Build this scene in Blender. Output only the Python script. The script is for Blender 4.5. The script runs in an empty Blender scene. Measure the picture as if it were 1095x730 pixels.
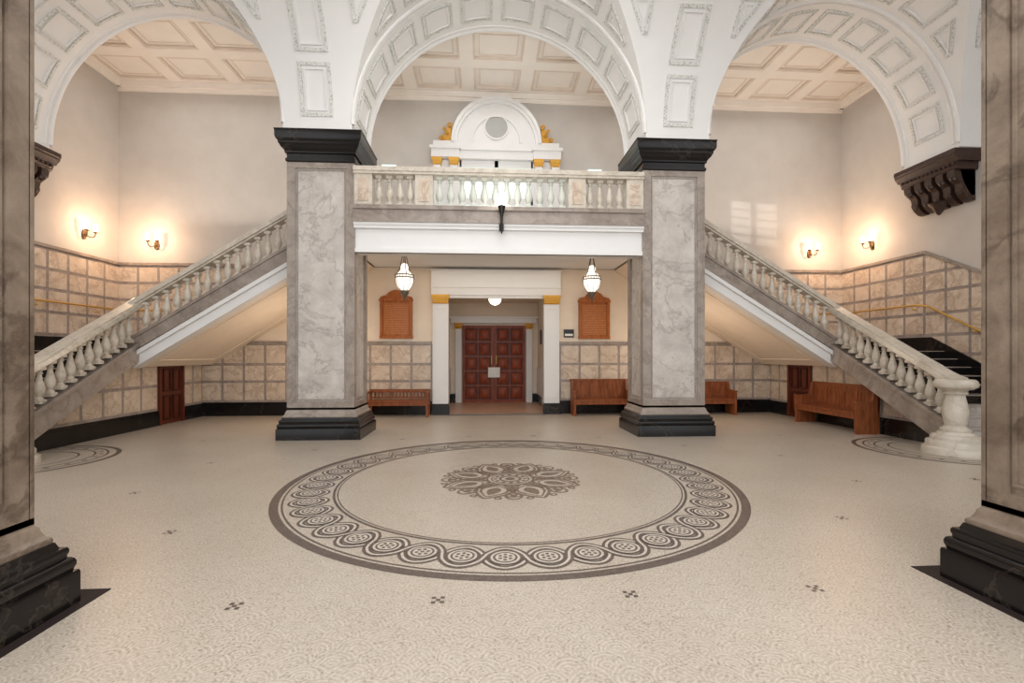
import bpy, bmesh, math, random
from mathutils import Vector, Matrix
random.seed(4)
pi=math.pi
sc=bpy.context.scene
COL=sc.collection
try:
    sc.view_settings.view_transform='Standard'
except Exception: pass

def C(r,g,b):
    f=lambda c:(c/255/12.92 if c/255<=.04045 else ((c/255+.055)/1.055)**2.4)
    return (f(r),f(g),f(b),1)

# ---------------------------------------------------------------- materials
def nm(name):
    m=bpy.data.materials.new(name); m.use_nodes=True
    nt=m.node_tree; b=nt.nodes['Principled BSDF']
    return m,nt,b
def ramp(nt,stops):
    r=nt.nodes.new('ShaderNodeValToRGB'); e=r.color_ramp.elements
    while len(e)<len(stops): e.new(.5)
    for i,(p,c) in enumerate(stops): e[i].position=p; e[i].color=c
    return r
def noise(nt,vec,scale,detail=4,dist=0,rough=.5):
    n=nt.nodes.new('ShaderNodeTexNoise'); n.inputs['Scale'].default_value=scale
    n.inputs['Detail'].default_value=detail; n.inputs['Distortion'].default_value=dist
    n.inputs['Roughness'].default_value=rough
    if vec: nt.links.new(vec,n.inputs['Vector'])
    return n
def wcoord(nt):
    return nt.nodes.new('ShaderNodeNewGeometry').outputs['Position']
def mixc(nt,f,a,b,mode='MIX'):
    m=nt.nodes.new('ShaderNodeMix'); m.data_type='RGBA'; m.blend_type=mode
    for sock,val in ((m.inputs[0],f),(m.inputs[6],a),(m.inputs[7],b)):
        if isinstance(val,bpy.types.NodeSocket): nt.links.new(val,sock)
        else: sock.default_value=val
    return m.outputs[2]
def bump(nt,b,h,strength=.2,dist=.01):
    n=nt.nodes.new('ShaderNodeBump'); n.inputs['Strength'].default_value=strength; n.inputs['Distance'].default_value=dist
    nt.links.new(h,n.inputs['Height']); nt.links.new(n.outputs[0],b.inputs['Normal'])
def spec(m,v):
    m.node_tree.nodes['Principled BSDF'].inputs['Specular IOR Level'].default_value=v; return m
def plain(name,c,rough=.5,metal=0,var=.06,scale=3,bs=0,bsc=40):
    m,nt,b=nm(name); v=wcoord(nt)
    n=noise(nt,v,scale,3)
    lo=tuple(x*(1-var) for x in c[:3])+(1,); hi=tuple(min(1,x*(1+var)) for x in c[:3])+(1,)
    r=ramp(nt,[(.3,lo),(.7,hi)]); nt.links.new(n.outputs[0],r.inputs[0])
    nt.links.new(r.outputs[0],b.inputs['Base Color'])
    b.inputs['Roughness'].default_value=rough; b.inputs['Metallic'].default_value=metal
    if bs:
        n2=noise(nt,v,bsc,4); bump(nt,b,n2.outputs[0],bs)
    return m
def marble(name,c1,c2,vein,scale=2,rough=.25,vs=1.2,vw=.03,vamt=.7,dist=.35):
    m,nt,b=nm(name); v=wcoord(nt)
    n=noise(nt,v,scale,10,dist,.72)
    r=ramp(nt,[(.32,c1),(.66,c2)]); nt.links.new(n.outputs[0],r.inputs[0])
    n2=noise(nt,v,vs,10,dist*1.5,.62)
    k=vamt
    r2=ramp(nt,[(.5-vw,(0,0,0,1)),(.5,(k,k,k,1)),(.5+vw,(0,0,0,1))]); nt.links.new(n2.outputs[0],r2.inputs[0])
    nt.links.new(mixc(nt,r2.outputs[0],r.outputs[0],vein),b.inputs['Base Color'])
    b.inputs['Roughness'].default_value=rough
    return m
def emis(name,c,st):
    m,nt,b=nm(name); b.inputs['Base Color'].default_value=c
    b.inputs['Emission Color'].default_value=c; b.inputs['Emission Strength'].default_value=st
    b.inputs['Roughness'].default_value=.3
    return m
def woodm(name,c1,c2,rough=.45):
    m,nt,b=nm(name); v=wcoord(nt)
    mp=nt.nodes.new('ShaderNodeMapping'); mp.inputs['Scale'].default_value=(12,12,2); nt.links.new(v,mp.inputs[0])
    n=noise(nt,mp.outputs[0],1.5,5,.6); r=ramp(nt,[(.3,c1),(.7,c2)]); nt.links.new(n.outputs[0],r.inputs[0])
    nt.links.new(r.outputs[0],b.inputs['Base Color']); b.inputs['Roughness'].default_value=rough
    b.inputs['Specular IOR Level'].default_value=.3
    return m

def floormat():
    m,nt,b=nm('mosaic_floor'); v=wcoord(nt)
    vo=nt.nodes.new('ShaderNodeTexVoronoi'); vo.inputs['Scale'].default_value=96; nt.links.new(v,vo.inputs['Vector'])
    sep=nt.nodes.new('ShaderNodeSeparateColor'); nt.links.new(vo.outputs['Color'],sep.inputs[0])
    r=ramp(nt,[(0,C(160,149,135)),(.12,C(183,173,159)),(.4,C(193,183,170)),(1,C(203,194,182))]); nt.links.new(sep.outputs[0],r.inputs[0])
    nz=noise(nt,v,2.2,2)
    mx=nt.nodes.new('ShaderNodeVectorMath'); mx.operation='SCALE'; mx.inputs[3].default_value=.16; nt.links.new(nz.outputs[1],mx.inputs[0])
    ad=nt.nodes.new('ShaderNodeVectorMath'); ad.operation='ADD'; nt.links.new(v,ad.inputs[0]); nt.links.new(mx.outputs[0],ad.inputs[1])
    s=nt.nodes.new('ShaderNodeSeparateXYZ'); nt.links.new(ad.outputs[0],s.inputs[0])
    def Mt(op,a,b_=None):
        n=nt.nodes.new('ShaderNodeMath'); n.operation=op
        for i,x in enumerate((a,b_)):
            if x is None: continue
            if isinstance(x,bpy.types.NodeSocket): nt.links.new(x,n.inputs[i])
            else: n.inputs[i].default_value=x
        return n.outputs[0]
    P=.22
    def cell(offx,offy):
        a=Mt('SUBTRACT',Mt('FRACT',Mt('DIVIDE',Mt('ADD',s.outputs[0],offx),P)),.5)
        c=Mt('FRACT',Mt('DIVIDE',Mt('ADD',s.outputs[1],offy),P))
        return Mt('SQRT',Mt('ADD',Mt('MULTIPLY',a,a),Mt('MULTIPLY',c,c)))
    d1=cell(50,50); d2=cell(50+P/2,50+P/2)
    dd=Mt('MINIMUM',d1,d2)
    si=Mt('SINE',Mt('MULTIPLY',dd,52))
    r3=ramp(nt,[(.0,(.86,.845,.83,1)),(.6,(1,1,1,1))]); nt.links.new(si,r3.inputs[0])
    c=mixc(nt,1.0,r.outputs[0],r3.outputs[0],'MULTIPLY')
    n=noise(nt,v,1.1,5); r2=ramp(nt,[(.3,(.92,.895,.87,1)),(.7,(1,.995,.985,1))]); nt.links.new(n.outputs[0],r2.inputs[0])
    c=mixc(nt,1.0,c,r2.outputs[0],'MULTIPLY')
    nt.links.new(c,b.inputs['Base Color']); b.inputs['Roughness'].default_value=.33
    return m
def mosaicm(name,c1,c2):
    m,nt,b=nm(name); v=wcoord(nt)
    vo=nt.nodes.new('ShaderNodeTexVoronoi'); vo.inputs['Scale'].default_value=85; nt.links.new(v,vo.inputs['Vector'])
    sep=nt.nodes.new('ShaderNodeSeparateColor'); nt.links.new(vo.outputs['Color'],sep.inputs[0])
    r=ramp(nt,[(0,c1),(1,c2)]); nt.links.new(sep.outputs[0],r.inputs[0])
    nt.links.new(r.outputs[0],b.inputs['Base Color']); b.inputs['Roughness'].default_value=.4
    return m
def ornm(name,c1,c2,scale=24):
    m,nt,b=nm(name); v=wcoord(nt)
    vo=nt.nodes.new('ShaderNodeTexVoronoi'); vo.inputs['Scale'].default_value=scale; nt.links.new(v,vo.inputs['Vector'])
    r=ramp(nt,[(.1,c2),(.5,c1)]); nt.links.new(vo.outputs['Distance'],r.inputs[0])
    nt.links.new(r.outputs[0],b.inputs['Base Color']); b.inputs['Roughness'].default_value=.6
    bump(nt,b,vo.outputs['Distance'],.4,.015)
    return m
def boardm():
    m,nt,b=nm('gold_lettered_board'); v=wcoord(nt)
    s=nt.nodes.new('ShaderNodeSeparateXYZ'); nt.links.new(v,s.inputs[0])
    mu=nt.nodes.new('ShaderNodeMath'); mu.operation='MULTIPLY'; mu.inputs[1].default_value=150; nt.links.new(s.outputs[2],mu.inputs[0])
    si=nt.nodes.new('ShaderNodeMath'); si.operation='SINE'; nt.links.new(mu.outputs[0],si.inputs[0])
    n=noise(nt,v,50,2)
    ml=nt.nodes.new('ShaderNodeMath'); ml.operation='MULTIPLY'; nt.links.new(si.outputs[0],ml.inputs[0]); nt.links.new(n.outputs[0],ml.inputs[1])
    r=ramp(nt,[(.3,C(164,92,42)),(.5,C(206,146,82))]); nt.links.new(ml.outputs[0],r.inputs[0])
    nt.links.new(r.outputs[0],b.inputs['Base Color']); b.inputs['Roughness'].default_value=.4
    return m

M_floor=floormat()
M_dark=mosaicm('dark_mosaic',C(76,65,59),C(108,95,87))
M_brown=mosaicm('brown_mosaic',C(98,81,69),C(132,114,100))
M_light=mosaicm('light_mosaic',C(182,172,158),C(204,195,183))
M_wall=plain('painted_wall',C(196,190,183),.7,var=.04,scale=2.5,bs=.12,bsc=30)
M_cream=plain('cream_paint',C(234,218,198),.6,var=.03)
M_white=plain('white_plaster',C(231,230,228),.55,var=.015)
M_ceil=plain('ceiling_plaster',C(242,235,226),.6,var=.02)
M_coff=plain('coffer_moulding',C(226,212,198),.6,var=.05)
M_orn=ornm('leaf_ornament_plaster',C(218,218,213),C(160,162,154))
M_black=spec(marble('black_marble',C(12,10,10),C(24,20,19),C(80,70,62),2,.2,.8,.012,.35),.4)
M_grey=marble('grey_marble',C(132,119,109),C(168,156,145),C(112,99,90),3,.28,1.3,.03,.5)
M_pale=marble('pale_veined_marble',C(172,163,155),C(206,199,191),C(144,133,124),2.6,.25,1.1,.022,.55)
M_brn=marble('brown_grey_marble',C(98,83,71),C(144,128,112),C(72,59,49),2.8,.28,1.1,.03,.65)
M_rail=marble('cream_marble',C(188,178,162),C(218,209,195),C(164,151,134),4,.28,2,.02,.55)
M_newel=marble('newel_marble',C(192,183,168),C(217,209,196),C(174,162,146),2.8,.3,1,.03,.5)
M_wpan=marble('mottled_panel_marble',C(190,170,149),C(220,205,187),C(164,140,120),3.2,.28,1.7,.035,.6)
M_wfr=marble('dado_frame_marble',C(144,131,123),C(168,156,148),C(128,115,108),4,.3,2,.03)
M_step=marble('step_marble',C(170,163,156),C(200,194,187),C(145,135,126),3,.3)
M_wood=woodm('dark_red_wood',C(114,48,26),C(154,74,42))
M_wood2=woodm('groove_shade_wood',C(52,20,12),C(70,30,17))  # darker wood around door panels, groove shade put into the colour
M_wood3=woodm('brown_door_wood',C(80,34,20),C(112,52,32))
M_bench=woodm('bench_wood',C(112,60,32),C(154,90,54))
M_bwood=woodm('board_wood',C(146,78,34),C(184,110,56))
M_gold=plain('gold_leaf',C(212,158,58),.4,.3)
M_brass=plain('brass',C(206,164,84),.3,.7)
M_dbrass=plain('dark_brass',C(96,70,40),.4,.6)
M_iron=plain('dark_bronze',C(36,32,30),.4,.4)
M_lmet=plain('aged_bronze',C(112,100,88),.35,.5)
M_corb=plain('dark_carved_stone',C(58,40,33),.4,var=.3,scale=14,bs=.4,bsc=25)
M_glow=emis('warm_glass',(1,.8,.56,1),9)
M_glow2=emis('lantern_glass',(1,.9,.76,1),1.2)
M_sky=emis('lit_door_glass',(.76,.86,.8,1),.4)
M_exit=emis('exit_sign_face',(.65,.98,.88,1),1.0)
M_paper=plain('white_paper',C(235,235,230),.7)
M_tile=plain('terracotta_tile',C(196,156,130),.4,var=.15,scale=14)
M_board=boardm()
M_sign=plain('black_plate',C(24,22,22),.3)

# ---------------------------------------------------------------- mesh builder
def inset(poly,w):
    n=len(poly); A=sum(poly[i][0]*poly[(i+1)%n][1]-poly[(i+1)%n][0]*poly[i][1] for i in range(n))
    sg=1 if A>0 else -1; out=[]
    for i in range(n):
        p0=Vector(poly[i-1]);p1=Vector(poly[i]);p2=Vector(poly[(i+1)%n])
        d1=(p1-p0).normalized(); d2=(p2-p1).normalized()
        n1=Vector((-d1.y,d1.x))*sg; n2=Vector((-d2.y,d2.x))*sg
        k=1+n1.dot(n2); m=(n1+n2)/max(k,.2)
        out.append(tuple(p1+m*w))
    return out
def clip(poly,cl):
    n=len(cl); A=sum(cl[i][0]*cl[(i+1)%n][1]-cl[(i+1)%n][0]*cl[i][1] for i in range(n)); sg=1 if A>0 else -1
    out=list(poly)
    for i in range(n):
        a=cl[i]; b=cl[(i+1)%n]; inp=out; out=[]
        side=lambda p:sg*((b[0]-a[0])*(p[1]-a[1])-(b[1]-a[1])*(p[0]-a[0]))
        for j in range(len(inp)):
            p=inp[j]; q=inp[(j+1)%len(inp)]; sp=side(p); sq=side(q)
            if sp>=0: out.append(p)
            if (sp>=0)!=(sq>=0):
                t=sp/(sp-sq); out.append((p[0]+(q[0]-p[0])*t,p[1]+(q[1]-p[1])*t))
        if not out: return []
    return out
class MB:
    def __init__(s): s.v=[];s.f=[];s.m=[]
    def add(s,vs,fs,mi=0):
        o=len(s.v); s.v+= [tuple(v) for v in vs]; s.f+=[tuple(i+o for i in f) for f in fs]; s.m+=[mi]*len(fs); return s
    def box(s,x0,x1,y0,y1,z0,z1,mi=0):
        vs=[(x,y,z) for z in(z0,z1) for y in (y0,y1) for x in (x0,x1)]
        return s.add(vs,[(0,1,3,2),(4,5,7,6),(0,1,5,4),(2,3,7,6),(0,2,6,4),(1,3,7,5)],mi)
    def prism(s,poly,ax,a,b,mi=0):
        f={'x':lambda p,t:(t,p[0],p[1]),'y':lambda p,t:(p[0],t,p[1]),'z':lambda p,t:(p[0],p[1],t)}[ax]
        n=len(poly); vs=[f(p,a) for p in poly]+[f(p,b) for p in poly]
        return s.add(vs,[tuple(range(n)),tuple(range(n,2*n))]+[(i,(i+1)%n,(i+1)%n+n,i+n) for i in range(n)],mi)
    def fprism(s,f,poly,h0,h1,mi=0):
        n=len(poly); vs=[f(p[0],p[1],h0) for p in poly]+[f(p[0],p[1],h1) for p in poly]
        return s.add(vs,[tuple(range(n)),tuple(range(n,2*n))]+[(i,(i+1)%n,(i+1)%n+n,i+n) for i in range(n)],mi)
    def lathe(s,cx,cy,prof,n=16,mi=0,cz=0):
        vs=[];fs=[]
        for r,z in prof:
            for k in range(n):
                a=2*pi*k/n; vs.append((cx+r*math.cos(a),cy+r*math.sin(a),cz+z))
        for i in range(len(prof)-1):
            for k in range(n):
                fs.append((i*n+k,i*n+(k+1)%n,(i+1)*n+(k+1)%n,(i+1)*n+k))
        fs.append(tuple(range(n))); fs.append(tuple(range((len(prof)-1)*n,len(prof)*n)))
        return s.add(vs,fs,mi)
    def sq(s,cx,cy,hx,hy,prof,mi=0):
        vs=[];fs=[]
        for o,z in prof:
            vs+=[(cx-hx-o,cy-hy-o,z),(cx+hx+o,cy-hy-o,z),(cx+hx+o,cy+hy+o,z),(cx-hx-o,cy+hy+o,z)]
        for i in range(len(prof)-1):
            for k in range(4): fs.append((i*4+k,i*4+(k+1)%4,i*4+4+(k+1)%4,i*4+4+k))
        e=(len(prof)-1)*4
        fs+=[(0,1,2,3),(e,e+1,e+2,e+3)]
        return s.add(vs,fs,mi)
    def tube(s,pts,r,n=8,mi=0):
        pts=[Vector(p) for p in pts]; vs=[];fs=[]
        up=None
        for i,p in enumerate(pts):
            d=(pts[min(i+1,len(pts)-1)]-pts[max(i-1,0)]).normalized()
            if up is None: up=Vector((0,0,1)) if abs(d.z)<.9 else Vector((1,0,0))
            a=d.cross(up).normalized(); b=d.cross(a).normalized(); up=-b if (-b).dot(up)>0 else b
            rr=r[i] if isinstance(r,(list,tuple)) else r
            for k in range(n):
                t=2*pi*k/n; vs.append(p+a*math.cos(t)*rr+b*math.sin(t)*rr)
        for i in range(len(pts)-1):
            for k in range(n): fs.append((i*n+k,i*n+(k+1)%n,(i+1)*n+(k+1)%n,(i+1)*n+k))
        fs+=[tuple(range(n)),tuple(range((len(pts)-1)*n,len(pts)*n))]
        return s.add(vs,fs,mi)
    def ring(s,f,poly,w,d,mi=0,sub=1,inner=None):
        ins=inner or inset(poly,w)
        def subd(pl):
            o=[]
            for i in range(len(pl)):
                a=pl[i];b=pl[(i+1)%len(pl)]
                for k in range(sub): o.append((a[0]+(b[0]-a[0])*k/sub,a[1]+(b[1]-a[1])*k/sub))
            return o
        P=subd(poly);Q=subd(ins);n=len(P)
        vs=[f(p[0],p[1],-.005) for p in P]+[f(p[0],p[1],d) for p in P]+[f(p[0],p[1],d) for p in Q]+[f(p[0],p[1],-.005) for p in Q]
        fs=[]
        for l in range(3):
            for i in range(n): fs.append((l*n+i,l*n+(i+1)%n,(l+1)*n+(i+1)%n,(l+1)*n+i))
        return s.add(vs,fs,mi)
    def strip(s,pts,w,z,closed=False,mi=0):
        n=len(pts); vs=[];fs=[]
        for i in range(n):
            p=Vector(pts[i]); a=Vector(pts[i-1] if (i or closed) else pts[0]); b=Vector(pts[(i+1)%n] if (i<n-1 or closed) else pts[-1])
            d=(b-a).normalized(); nn=Vector((-d.y,d.x))*w/2
            vs+=[(p.x+nn.x,p.y+nn.y,z),(p.x-nn.x,p.y-nn.y,z)]
        for i in range(n if closed else n-1):
            j=(i+1)%n; fs.append((2*i,2*i+1,2*j+1,2*j))
        return s.add(vs,fs,mi)
    def disc(s,cx,cy,r,z,n=16,mi=0):
        return s.add([(cx+r*math.cos(2*pi*k/n),cy+r*math.sin(2*pi*k/n),z) for k in range(n)],[tuple(range(n))],mi)
    def mesh(s,name,mats,off=None,recalc=True,smooth=True):
        me=bpy.data.meshes.new(name)
        vs=s.v if off is None else [(v[0]-off[0],v[1]-off[1],v[2]-off[2]) for v in s.v]
        me.from_pydata(vs,[],s.f)
        for m in mats: me.materials.append(m)
        me.polygons.foreach_set('material_index',s.m)
        if recalc:
            bm=bmesh.new(); bm.from_mesh(me); bmesh.ops.recalc_face_normals(bm,faces=bm.faces); bm.to_mesh(me); bm.free()
        if smooth:
            me.polygons.foreach_set('use_smooth',[True]*len(me.polygons))
            try: me.set_sharp_from_angle(angle=math.radians(32))
            except Exception: pass
        me.update(); return me
    def obj(s,name,mats,parent=None,world=False,label=None,cat=None,kind=None,recalc=True,group=None):
        if not isinstance(mats,(list,tuple)): mats=[mats]
        off=parent.location if (parent and world) else None
        me=s.mesh(name,mats,off,recalc)
        o=bpy.data.objects.new(name,me); COL.objects.link(o)
        if parent: o.parent=parent
        if label:o['label']=label
        if cat:o['category']=cat
        if kind:o['kind']=kind
        if group:o['group']=group
        return o
def thing(name,loc,label,cat,group=None,rz=0):
    e=bpy.data.objects.new(name,None); e.location=loc; e.rotation_euler=(0,0,rz); e.empty_display_size=.2
    COL.objects.link(e); e['label']=label; e['category']=cat
    if group: e['group']=group
    return e
def struct(mb,name,mats,label=None,recalc=True):
    return mb.obj(name,mats,kind='structure',label=label,recalc=recalc)
def plight(name,loc,power,col,rad=.02,parent=None):
    l=bpy.data.lights.new(name,'POINT'); l.energy=power; l.color=col; l.shadow_soft_size=rad
    o=bpy.data.objects.new(name,l); o.location=loc; COL.objects.link(o)
    if parent: o.parent=parent
    return o
def alight(name,loc,rot,sx,sy,power,col):
    l=bpy.data.lights.new(name,'AREA'); l.shape='RECTANGLE'; l.size=sx; l.size_y=sy; l.energy=power; l.color=col
    o=bpy.data.objects.new(name,l); o.location=loc; o.rotation_euler=rot; COL.objects.link(o); return o

# key dims
PX=3.465; HW=.635; PY=9.78; HD=.5
SPR=5.97; VH=2.8; AX=2.83; SX=6.73; SA=2.63
WX=9.9; BY=13.0; CZ=8.85
Y0=3.1; Y1=9.1; CYB=6.1; BB=3.0; YB=10.4
LX=7.5; LY=10.2; LZ=1.7; BF=4.3; UX=7.8
SY=7.3; RUN=.29; NX=7.36; NY=7.3      # stair foot, tread run, newel position
Nl=lambda Y:LZ+.02-(LY-Y)*.54
Nu=lambda x:LZ+.02+.615*(LX-abs(x))

# ---------------------------------------------------------------- floor
mb=MB(); mb.box(-WX-.2,WX+.2,-3,BY,-.1,0); struct(mb,'floor',M_floor,'cream mosaic floor')
mb=MB(); mb.box(-1.6,1.6,BY,16.4,-.1,.01); struct(mb,'floor.001',M_tile,'terracotta tiled vestibule floor')
mb=MB(); mb.box(-1.3,1.3,BY-.32,BY,0,.02,0); mb.box(-1.3,1.3,BY-.2,BY-.12,0,.023,1); struct(mb,'trim_1',[M_dark,M_light],'dark patterned threshold strip')

def circ(cx,cy,r,n=96): return [(cx+r*math.cos(2*pi*k/n),cy+r*math.sin(2*pi*k/n)) for k in range(n)]
mb=MB(); cx,cy=0,6.13
mb.strip(circ(cx,cy,2.745,160),.09,.002,True,0)
mb.strip(circ(cx,cy,2.665,160),.02,.002,True,0)
mb.strip(circ(cx,cy,2.14,160),.028,.002,True,0)
mb.strip(circ(cx,cy,2.1,160),.014,.002,True,0)
n=44; rc=2.4; A=.178
for sg in (1,-1):
    N=n*20
    def strand(off):
        pts=[]
        for k in range(N):
            a=2*pi*k/N; q=math.sin(n*a/2); q=math.copysign(abs(q)**.65,q)
            r=rc+sg*(A+off)*q
            pts.append((cx+r*math.cos(a),cy+r*math.sin(a)))
        return pts
    z=.002 if sg>0 else .0036
    mb.strip(strand(0),.074,z,True,0); mb.strip(strand(0),.022,z+.0008,True,1)
for k in range(n):
    a=2*pi*(k+.5)/n; x=cx+rc*math.cos(a); y=cy+rc*math.sin(a)
    mb.disc(x,y,.132,.006,22,0); mb.disc(x,y,.118,.0066,22,1); mb.disc(x,y,.098,.0072,20,0); mb.disc(x,y,.08,.0078,20,1)
    mb.disc(x,y,.018,.0084,8,0)
    for q in range(6):
        b=a+q*2*pi/6; mb.disc(x+.047*math.cos(b),y+.047*math.sin(b),.017,.0084,7,0)
struct(mb,'trim_2',[M_dark,M_light],'dark guilloche mosaic ring inlaid in the floor',recalc=False)
mb=MB()
for k in range(8):
    a=2*pi*k/8+pi/8
    ca,sa=math.cos(a),math.sin(a)
    R=lambda u,v:(cx+u*ca-v*sa,cy+u*sa+v*ca)
    def leaf(r0,r1,w,n=14):
        P=[]
        for i in range(n+1):
            t=i/n; P.append((r0+(r1-r0)*t,w*math.sin(pi*t**.75)**.9))
        Q=[(u,-v) for u,v in reversed(P[1:-1])]
        return [R(u,v) for u,v in P+Q]
    mb.strip(leaf(.3,.9,.235),.038,.002,True)
    mb.strip(leaf(.38,.83,.155),.022,.002,True)
    L=leaf(.45,.76,.08); mb.add([(p[0],p[1],.002) for p in L],[tuple(range(len(L)))])
    for sg in (1,-1):
        for (u0,v0,r0) in ((.7,.245,.045),(.84,.15,.035),(.5,.2,.03)):
            c0=R(u0,sg*v0); mb.strip(circ(c0[0],c0[1],r0,12),.024,.0026,True)
        mb.strip([R(.3+.4*t,sg*(.12*t+.1*math.sin(pi*t))) for t in [i/8 for i in range(9)]],.022,.0024)
    a2=a+pi/8
    R2=lambda u,v:(cx+u*math.cos(a2)-v*math.sin(a2),cy+u*math.sin(a2)+v*math.cos(a2))
    P=[R2(.75+.13*math.cos(2*pi*i/16),.095*math.sin(2*pi*i/16)) for i in range(16)]; mb.strip(P,.03,.0028,True)
    P=[R2(.75+.06*math.cos(2*pi*i/10),.04*math.sin(2*pi*i/10)) for i in range(10)]; mb.add([(p[0],p[1],.0028) for p in P],[tuple(range(10))])
    mb.strip([R2(.3,0),R2(.62,0)],.036,.0028)
    p=R2(.43,0); mb.strip(circ(p[0],p[1],.05,12),.026,.003,True)
for r,w in ((.3,.03),(.24,.018),(.13,.032)): mb.strip(circ(cx,cy,r,32),w,.0034,True)
mb.disc(cx,cy,.065,.0034,16)
for k in range(12):
    a=2*pi*k/12; mb.disc(cx+.19*math.cos(a),cy+.19*math.sin(a),.028,.0036,8)
struct(mb,'trim_3',M_brown,'brown floral rosette mosaic inlaid in the floor',recalc=False)
mb=MB()
for X,Y in [(.64,3.12),(1.93,3.12),(3.18,4.46),(4.4,5.76),(4.4,7.3),(3.2,8.2),(1.9,9.15),(.64,9.4),(6.0,5.76),(3.2,1.9),(5.6,9.2)]:
    for sg in (1,-1):
        for dx,dy in ((0,0),(1,1),(-1,1),(1,-1),(-1,-1)):
            x=sg*X+dx*.029;y=Y+dy*.029; q=.0145
            mb.add([(x-q,y-q,.002),(x+q,y-q,.002),(x+q,y+q,.002),(x-q,y+q,.002)],[(0,1,2,3)])
struct(mb,'trim_4',M_dark,'small dark checker inlays in the floor',recalc=False)
for i,sg in enumerate((1,-1)):
    mb=MB()
    for r,w in ((1.2,.07),(1.06,.03),(.9,.03),(.7,.03)): mb.strip(circ(sg*(NX+.05),NY+.3,r,64),w,.002,True,0)
    for k in range(24):
        a=2*pi*k/24; mb.disc(sg*(NX+.05)+.98*math.cos(a),NY+.3+.98*math.sin(a),.035,.002,10,0)
    struct(mb,'trim_%d'%(5+i),M_dark,'concentric dark mosaic rings around the stair newel',recalc=False)
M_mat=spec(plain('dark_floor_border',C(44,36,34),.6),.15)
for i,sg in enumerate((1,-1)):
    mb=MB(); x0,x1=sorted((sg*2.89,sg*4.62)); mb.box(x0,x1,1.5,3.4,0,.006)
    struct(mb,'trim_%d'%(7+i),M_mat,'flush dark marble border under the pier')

# ---------------------------------------------------------------- piers
BASE=[(.15,0),(.15,.2),(.145,.215),(.125,.22),(.13,.235),(.137,.255),(.137,.275),(.13,.295),(.118,.305),(.105,.31),(.105,.325),(.112,.34),(.112,.36),(.104,.375),(.08,.38),(.072,.4),(.065,.42)]
BASE2=[(.055,.415),(.058,.425),(.06,.44),(.055,.455),(.04,.465),(.03,.485),(.02,.51),(.016,.53),(0,.55),(0,.6)]
CAP=[(0,5.3),(.02,5.32),(.02,5.37),(.0,5.38),(.0,5.46),(.03,5.47),(.03,5.5),(.05,5.53),(.09,5.57),(.10,5.6),(.12,5.62),(.12,5.66),(.15,5.69),(.165,5.73),(.165,5.84),(.175,5.85),(.175,5.87)]
def pier(cx,cy,hx,hy,m1,m2,label,grp):
    e=thing('marble_pier',(cx,cy,0),label,'column',grp)
    MB().sq(0,0,hx,hy,BASE).obj('plinth',M_black,e,label='stepped black marble base')
    MB().sq(0,0,hx,hy,BASE2).obj('base_moulding',m2,e,label='grey-brown marble base moulding')
    s=MB(); s.box(-hx+.03,hx-.03,-hy+.03,hy-.03,.5,5.35,0)
    for f,w in ((lambda a,b,h:(a,-hy+.03-h,b),hx),(lambda a,b,h:(a,hy-.03+h,b),hx),(lambda a,b,h:(-hx+.03-h,a,b),hy-.03),(lambda a,b,h:(hx-.03+h,a,b),hy-.03)):
        bw=.16 if w==hx else .13
        s.ring(f,[(-w,.56),(w,.56),(w,5.35),(-w,5.35)],bw,.03,1)
        s.ring(f,[(-w+bw+.02,.74),(w-bw-.02,.74),(w-bw-.02,5.17),(-w+bw+.02,5.17)],.02,.014,1)
    s.obj('shaft',[m1,m2],e)
    MB().sq(0,0,hx,hy,CAP).obj('capital',M_black,e,label='moulded black marble capital')
for sg in (-1,1):
    pier(sg*PX,PY,HW,HD,M_pale,M_grey,'square pale marble pier with black base and capital beside the balcony','balcony piers')
for sg in (-1,1):
    pier(sg*3.745,2.455,HW,HW,M_brn,M_brn,'square brown-grey marble pier with black base','entrance piers')

# ---------------------------------------------------------------- vault
def mapA(cx,a): return lambda s,t,h:(cx-(a-h)*math.cos(s/VH),t,SPR+(VH-h)*math.sin(s/VH))
def mapB(cy,b): return lambda s,t,h:(t,cy-(b-h)*math.cos(s/VH),SPR+(VH-h)*math.sin(s/VH))
def bay(mb,cx,a,cy,b,n=32):
    vs=[];fs=[]
    for j in range(n+1):
        for i in range(n+1):
            u=pi*i/n;v=pi*j/n
            vs.append((cx-a*math.cos(u),cy-b*math.cos(v),SPR+VH*max(math.sin(u),math.sin(v))))
    I=lambda i,j:j*(n+1)+i
    for j in range(n):
        for i in range(n):
            if i==j: fs+=[(I(i,j),I(i+1,j),I(i+1,j+1)),(I(i,j),I(i+1,j+1),I(i,j+1))]
            elif i+j==n-1: fs+=[(I(i,j),I(i+1,j),I(i,j+1)),(I(i+1,j),I(i+1,j+1),I(i,j+1))]
            else: fs.append((I(i,j),I(i+1,j),I(i+1,j+1),I(i,j+1)))
    mb.add(vs,fs)
def barrel(mb,f,t0,t1,n=40):
    vs=[];
    for k in range(n+1):
        s=pi*VH*k/n; vs+=[f(s,t0,0),f(s,t1,0)]
    mb.add(vs,[(2*k,2*k+1,2*k+3,2*k+2) for k in range(n)])
bays=[(0,AX),(-SX,SA),(SX,SA)]
mb=MB()
for c,a in bays: bay(mb,c,a,CYB,BB)
for sg in (-1,1):
    for x0,x1 in ((AX,SX-SA),(SX+SA,WX+.02)):
        barrel(mb,mapB(CYB,BB),sg*x0,sg*x1)
struct(mb,'ceiling',M_white,'white groin vaulted ceiling')
mb=MB()
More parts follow.
